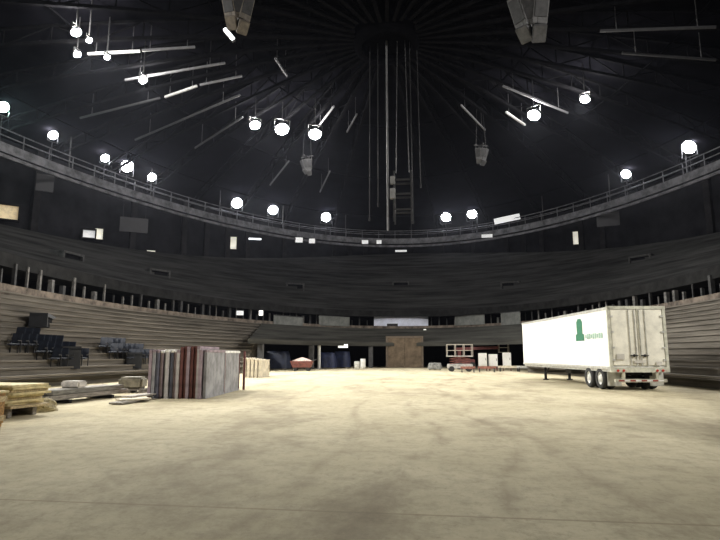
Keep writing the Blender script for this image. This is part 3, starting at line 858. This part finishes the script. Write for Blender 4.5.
# ------------------------------------------------------------------ blue seats left on the lower stand
def seat_proto(lab):
    o = thing('stadium_seat', lab, 'seat')
    MB().box((0, 0, .42), (.46, .42, .06), Matrix.Rotation(math.radians(6), 3, 'X'), .02).build('seat_pan', bluem, o)
    MB().box((0, .24, .72), (.46, .05, .52), Matrix.Rotation(math.radians(-12), 3, 'X'), .02).build('backrest', bluem, o)
    for s in (-.24, .24):
        b = MB(); b.beam((s, .18, 0), (s, .18, .62), .045); b.beam((s, .2, .6), (s, -.16, .6), .04); b.build('side_frame', blackp, o)
    return o
sp0 = None
for blk, (qa, qb, nrow, ns, nm) in enumerate((((24, 345), (74, 364), 8, 3, 'nearer'), ((110, 350), (142, 364), 7, 3, 'farther'))):
    for i in range(nrow):
        v = i / (nrow - 1)
        t, f, p = nearest(lowP, qa[0] + (qb[0] - qa[0]) * v, qa[1] + (qb[1] - qa[1]) * v, math.radians(130), math.radians(190), n=300, mF=60)
        k = int(f * NROW); fk = (k + .45) / NROW; h = .62 + (5.2 - .62) * k / (NROW - 1)
        for j in range(ns):
            pp = lower(t, fk); tg = (lower(t + .01, fk) - pp); dl = tg.length / .01
            tj = t - (j - 1) * .5 / dl
            pp = lower(tj, fk); inw = Vector((0, 2, 0)) - pp
            inw = (lower(tj, 0) - lower(tj, 1)); an = math.atan2(inw.y, inw.x) + PI / 2
            lab = 'dark blue seat, %s from left, %s row from the top, %s seat block' % (ords[j], ords[i], nm)
            if sp0 is None: sp0 = seat_proto(lab); o = sp0
            else: o = copy_tree(sp0); o['label'] = lab
            o['group'] = 'blue seats left on the lower stand'
            o.location = pp + Vector((0, 0, h)); o.rotation_euler = (0, 0, an)

# ------------------------------------------------------------------ far end: banner, fascia panels, gate and clutter
def face_box(name, px0, py0, px1, py1, E, o_, th, m_, lab, cat, grp=None, rod=0):
    p = ring_hit((px0 + px1) / 2, (py0 + py1) / 2, E, o_)
    dep = (p - CAM).dot(FW); w_ = (px1 - px0) * dep / FPX; h_ = (py1 - py0) * dep / FPX
    d = CAM - p; d.z = 0; an = math.atan2(d.y, d.x) + PI / 2
    # stand parallel to the rail of the concourse
    an = math.atan2(-(p.x) * E[1] ** 2, 0) * 0 + math.atan2(-(p.x / E[0] ** 2), (p.y - E[2]) / E[1] ** 2)
    o = thing(name, lab, cat, p, an, grp)
    MB().box((0, 0, 0), (w_, th, h_), bevel=.02).build('board', m_, o)
    return o, w_, h_
o, w_, h_ = face_box('banner', 374, 311, 428, 326, E_CONC, -.25, .1, bannerm, 'large pale blue white banner over the tunnel at the far end', 'banner')
MB().box((-w_ * .16, -.06, -h_ * .42), (w_ * .2, .04, h_ * .16)).build('dark_strip', darksteel, o)
b = MB()
for s in (-1, 1): b.beam((s * w_ * .45, .1, -h_ / 2), (s * w_ * .45, .1, h_ * .5 + .3), .06)
b.build('bracket', darksteel, o)
for x0, y0, x1, y1, lab in ((268, 316, 309, 327, 'grey rail panel at the far end, leftmost of the pair left of the banner'), (316, 316, 353, 326, 'grey rail panel at the far end, just left of the banner'),
                            (452, 314, 487, 325, 'grey rail panel at the far end, just right of the banner'), (497, 312, 524, 325, 'grey rail panel at the far end, nearest the white trailer')):
    o, w_, h_ = face_box('rail_panel', x0, y0, x1, y1, E_CONC, -.22, .1, pgrey, lab, 'panel', 'grey rail panels on the far concourse')
    MB().box((0, -.03, h_ / 2), (w_ + .1, .14, .1)).build('top_rail', darksteel, o)
def small_light(px, py, w_, h_, E, o_, lab):
    p = ring_hit(px, py, E, o_); o = thing('wall_lamp', lab, 'light', p, 0, 'small lamps at the far end')
    MB().box((0, .1, 0), (w_ + .12, .16, h_ + .12), bevel=.02).build('housing', darksteel, o)
    MB().box((0, 0, 0), (w_, .1, h_), bevel=.02).build('diffuser', mat('small_lamp', (.9, .9, .85), .4, emit=(1, .98, .92), estr=1.1), o)
    MB().beam((0, .15, 0), (0, .5, 0), .08).build('bracket', darksteel, o)
small_light(261, 313, .5, .6, E_CONC, -.3, 'small bright lamp on the far concourse left of the rail panels')
small_light(425, 331, .4, .5, E_CONC, -1.6, 'small pale lamp just under the right end of the banner')
small_light(343, 346, 1.1, .4, E_FLOOR, 2.0, 'flat bright lamp under the far slab left of the tunnel')
fitting(240, 313, .8, .5, 'dim square lamp on the far concourse left of the small bright one', E=E_CONC, o_=-.3, drop=.5)

# gate in the tunnel
gy = 26.5
gl, gr_ = ground(387, 368).x - .05, ground(420, 368).x + .2
o = thing('tunnel_gate', 'tall tan timber gate closing the tunnel in the middle of the far end', 'gate', ((gl + gr_) / 2, gy, 0))
w_ = gr_ - gl; hg = 3.55
for s in (-1, 1):
    MB().box((s * w_ / 4, 0, hg / 2), (w_ / 2 - .03, .12, hg - .04), bevel=.01).build('leaf', tan, o)
b = MB()
for x in (-w_ / 2 - .1, w_ / 2 + .1): b.box((x, 0, hg / 2), (.2, .3, hg))
b.box((0, 0, hg + .1), (w_ + .4, .3, .2)); b.build('frame', mat('gate_frame', (.13, .10, .075), .8), o)
b = MB()
for z in (.6, 1.8, 3.0): b.box((0, -.08, z), (w_ - .1, .05, .14))
b.build('rail', tan, o)

def loc(px, py): return ground(px, py)
# white standpipe
o = thing('standpipe', 'white upright pipe standing at the slab edge left of the tunnel', 'pipe', loc(319, 369))
MB().tube((0, 0, .05), (0, 0, 2.85), .17, 12).build('pipe', mat('pipe_white', (.7, .7, .68), .5, 0, .1, 3), o)
MB().box((0, 0, .04), (.6, .6, .08), bevel=.01).build('base_plate', galv, o)
# blue tarps over loads
def covered(px, py, w_, d_, h_, lab, m_=tarp):
    o = thing('covered_load', lab, 'tarp load', loc(px, py), random.uniform(-.1, .1), 'tarp covered loads under the far slab')
    rows = []
    for j in range(8):
        v = j / 7; row = []
        for i in range(28):
            a = 2 * PI * i / 28; ca, sa = math.cos(a), math.sin(a); k = 4
            sq = (abs(ca) ** k + abs(sa) ** k) ** (-1 / k); fl_ = 1 + .10 * (1 - v) * (1 + .8 * math.sin(a * 6 + px)) - .12 * v ** 4
            row.append(Vector((ca * sq * w_ / 2 * fl_, sa * sq * d_ / 2 * fl_, .12 + v * (h_ - .12) + (.05 * math.sin(a * 5) if j else 0))))
        rows.append(row)
    m = MB(); m.grid(rows, closed=True); m.bm.faces.new(m.bm.verts[-28:]); m.build('cover', m_, o, True)
    b = MB(); b.box((0, 0, .1), (w_ * .95, d_ * .95, .05))
    for s in (-.4, 0, .4): b.box((s * w_, 0, .04), (.12, d_ * .9, .08))
    b.build('pallet', greyw, o)
covered(327, 368.5, 1.9, 1.6, 1.75, 'blue tarp covered load right beside the white upright pipe')
covered(342, 368, 1.8, 1.6, 1.9, 'blue tarp covered load, taller one nearest the tunnel')
covered(277, 369.5, 2.6, 1.6, 1.9, 'dark navy tarp covered load near the beige boards', mat('navy_tarp', (.012, .018, .045), .6, 0, .2, 3))
# red rubble cart
o = thing('rubble_cart', 'small dark red cart heaped with pale rubble at the far left end', 'cart', loc(302, 371), .1)
b = MB(); b.prism([(-.85, .35), (.85, .35), (1.1, .95), (-1.1, .95)], -.55, .55); b.build('tub', mat('cart_red', (.14, .04, .03), .6, 0, .2, 4), o)
hp = MB(); rows = []
for j in range(5):
    v = j / 4; rows.append([Vector((math.cos(2 * PI * i / 18) * .95 * (1 - v ** 1.5) * (1 + .1 * math.sin(5 * i + j)) , math.sin(2 * PI * i / 18) * .48 * (1 - v ** 1.5), .9 + .42 * v)) for i in range(18)])
hp.grid(rows, closed=True); hp.build('rubble', mat('rubble_pale', (.55, .42, .38), .9, 0, .3, 8, bump=.6), o)
for sx in (-.6, .6):
    for sy in (-.45, .45):
        MB().tube((sx, sy - .06, .2), (sx, sy + .06, .2), .2, 14).build('wheel', rubber, o)
b = MB(); b.box((0, 0, .34), (1.6, .8, .08)); b.build('chassis', darksteel, o)
MB().tube((1.0, -.35, .9), (1.5, -.35, 1.15), .03).tube((1.0, .35, .9), (1.5, .35, 1.15), .03).tube((1.5, -.35, 1.15), (1.5, .35, 1.15), .03).build('handle', darksteel, o)
# white drums
def drum(px, py, h_, lab, m_):
    o = thing('drum', lab, 'drum', loc(px, py), 0, 'pale drums left of the tunnel')
    r = .28
    MB().lathe([(.001, 0), (r, 0), (r, h_ * .3), (r * 1.04, h_ * .33), (r, h_ * .36), (r, h_ * .64), (r * 1.04, h_ * .67), (r, h_ * .7), (r, h_ * .97), (r * .97, h_), (r * .9, h_ * .98), (.001, h_ * .98)], None, 20).build('body', m_, o)
    MB().lathe([(.06, h_ * .98), (.06, h_ * 1.02), (.001, h_ * 1.02)], None, 10).build('bung', darksteel, o)
drum(357, 369.5, .85, 'dull white drum, left one of the pair left of the tunnel', hubm)
drum(363, 369, 1.1, 'taller white drum, right one of the pair left of the tunnel', white)

# right of tunnel: scissor lift, white cabinets, barriers, boom
o = thing('scissor_lift', 'pale grey scissor lift folded low, right of the tunnel at far end', 'lift', loc(460, 371.5), .05)
pg = mat('lift_grey', (.42, .41, .40), .6, 0, .2, 4)
MB().box((0, 0, .5), (2.3, 1.0, .4), bevel=.04).build('chassis', pg, o)
for sx in (-.8, .8):
    for sy in (-.45, .45):
        wv = MB().tube((sx, sy - .1, .25), (sx, sy + .1, .25), .25, 16).build('wheel', rubber, o)
b = MB()
for k in range(3):
    z0, z1 = .72 + k * .22, .72 + (k + 1) * .22
    for sy in (-.35, .35): b.beam((-.95, sy, z0), (.95, sy, z1), .07, .05); b.beam((.95, sy, z0), (-.95, sy, z1), .07, .05)
b.build('scissor_arms', mat('lift_arm', (.16, .05, .04), .6), o)
MB().box((0, 0, 1.42), (2.4, 1.05, .1), bevel=.01).build('platform', pg, o)
b = MB()
for sy in (-.5, .5):
    for sx in (-1.17, -.4, .4, 1.17): b.beam((sx, sy, 1.45), (sx, sy, 2.5), .05)
    for z in (1.95, 2.5): b.beam((-1.17, sy, z), (1.17, sy, z), .05)
for sx in (-1.17, 1.17):
    for z in (1.95, 2.5): b.beam((sx, -.5, z), (sx, .5, z), .05)
b.build('guard_rail', mat('lift_rail', (.40, .36, .32), .6), o)
for px, py, h_, lab in ((483.5, 371, 1.25, 'white upright cabinet, left one of three by the far right'), (494, 371, 1.15, 'white upright cabinet, middle one of three by the far right'), (508, 371, 1.3, 'white upright cabinet, right one of three, next to the trailer')):
    o = thing('cabinet', lab, 'cabinet', loc(px, py) + Vector((0, .5, 0)), random.uniform(-.15, .15), 'white cabinets at the far end')
    MB().box((0, 0, h_ / 2 + .45), (.78, .6, h_), bevel=.03).build('body', white, o)
    MB().box((0, -.31, h_ / 2 + .45), (.68, .03, h_ - .12), bevel=.01).build('door', white, o)
    MB().box((.26, -.34, h_ / 2 + .5), (.04, .04, .22)).build('handle', darksteel, o)
    b = MB(); b.box((0, 0, .42), (.8, .62, .06))
    for sx in (-.35, .35):
        for sy in (-.25, .25): b.beam((sx, sy, 0), (sx, sy, .42), .06)
    b.build('stand', maroon, o)
o = thing('boom_lift', 'dark red boom lift with long level arm behind the white cabinets', 'lift', loc(478, 369.6) + Vector((0, 1.6, 0)), .0)
MB().box((-1.2, 0, .75), (2.0, 1.2, .6), bevel=.06).build('chassis', mat('boom_red', (.11, .025, .025), .6, 0, .2, 4), o)
for sx in (-1.9, -.5):
    for sy in (-.55, .55): MB().tube((sx, sy - .12, .38), (sx, sy + .12, .38), .38, 18).build('wheel', rubber, o)
MB().beam((-1.8, 0, 1.0), (-1.8, 0, 2.1), .35, .3).build('turret', MATS['boom_red'], o)
MB().beam((-2.3, 0, 2.15), (2.4, 0, 2.3), .28, .3).build('boom', MATS['boom_red'], o)
b = MB()
for sx in (2.4, 3.4):
    for sy in (-.4, .4): b.beam((sx, sy, 1.75), (sx, sy, 2.8), .05)
for z in (1.8, 2.3, 2.8):
    for sy in (-.4, .4): b.beam((2.4, sy, z), (3.4, sy, z), .05)
    for sx in (2.4, 3.4): b.beam((sx, -.4, z), (sx, .4, z), .05)
b.build('basket', MATS['lift_rail'], o)
def barrier(px, py, ln, m_, lab):
    o = thing('barrier', lab, 'barrier', loc(px, py), 0, 'low barriers at the far right end')
    MB().box((0, 0, .42), (ln, .08, .22), bevel=.01).build('top_plank', m_, o)
    b = MB()
    for s in (-ln * .4, ln * .4): b.beam((s, -.25, 0), (s, 0, .4), .06); b.beam((s, .25, 0), (s, 0, .4), .06)
    b.build('legs', darksteel, o)
barrier(468, 372.5, 1.3, mat('barrier_rust', (.28, .12, .09), .7, 0, .2, 4), 'low rust red barrier, leftmost on the far right')
barrier(487, 372.3, 1.6, MATS['barrier_rust'], 'low rust red barrier standing in front of the white cabinets')
barrier(509, 371.5, 2.0, beige, 'low pale barrier before the rightmost white cabinet')
barrier(529, 371.6, 2.2, tapew, 'low white barrier under the front of the trailer')
covered(435, 370, 1.3, 1.0, .7, 'low grey covered load just right of the tunnel gate', mat('grey_tarp', (.25, .25, .24), .7, 0, .3, 4, bump=.4))

# ------------------------------------------------------------------ world and output
wd = bpy.data.worlds.new('world'); S.world = wd; wd.use_nodes = True
wd.node_tree.nodes['Background'].inputs[0].default_value = (.5, .55, .8, 1)
wd.node_tree.nodes['Background'].inputs[1].default_value = .002
vs = S.view_settings; vs.view_transform = 'Standard'; vs.look = 'None'; vs.exposure = 0; vs.gamma = 1; vs.use_curve_mapping = False
vsn = wd.node_tree.nodes.new('ShaderNodeVolumeScatter')      # thin dust haze in the hall
vsn.inputs['Color'].default_value = (.75, .80, 1, 1); vsn.inputs['Density'].default_value = .00007; vsn.inputs['Anisotropy'].default_value = .8
wd.node_tree.links.new(vsn.outputs[0], wd.node_tree.nodes['World Output'].inputs['Volume'])
S.cycles.max_bounces = 5; S.cycles.diffuse_bounces = 3
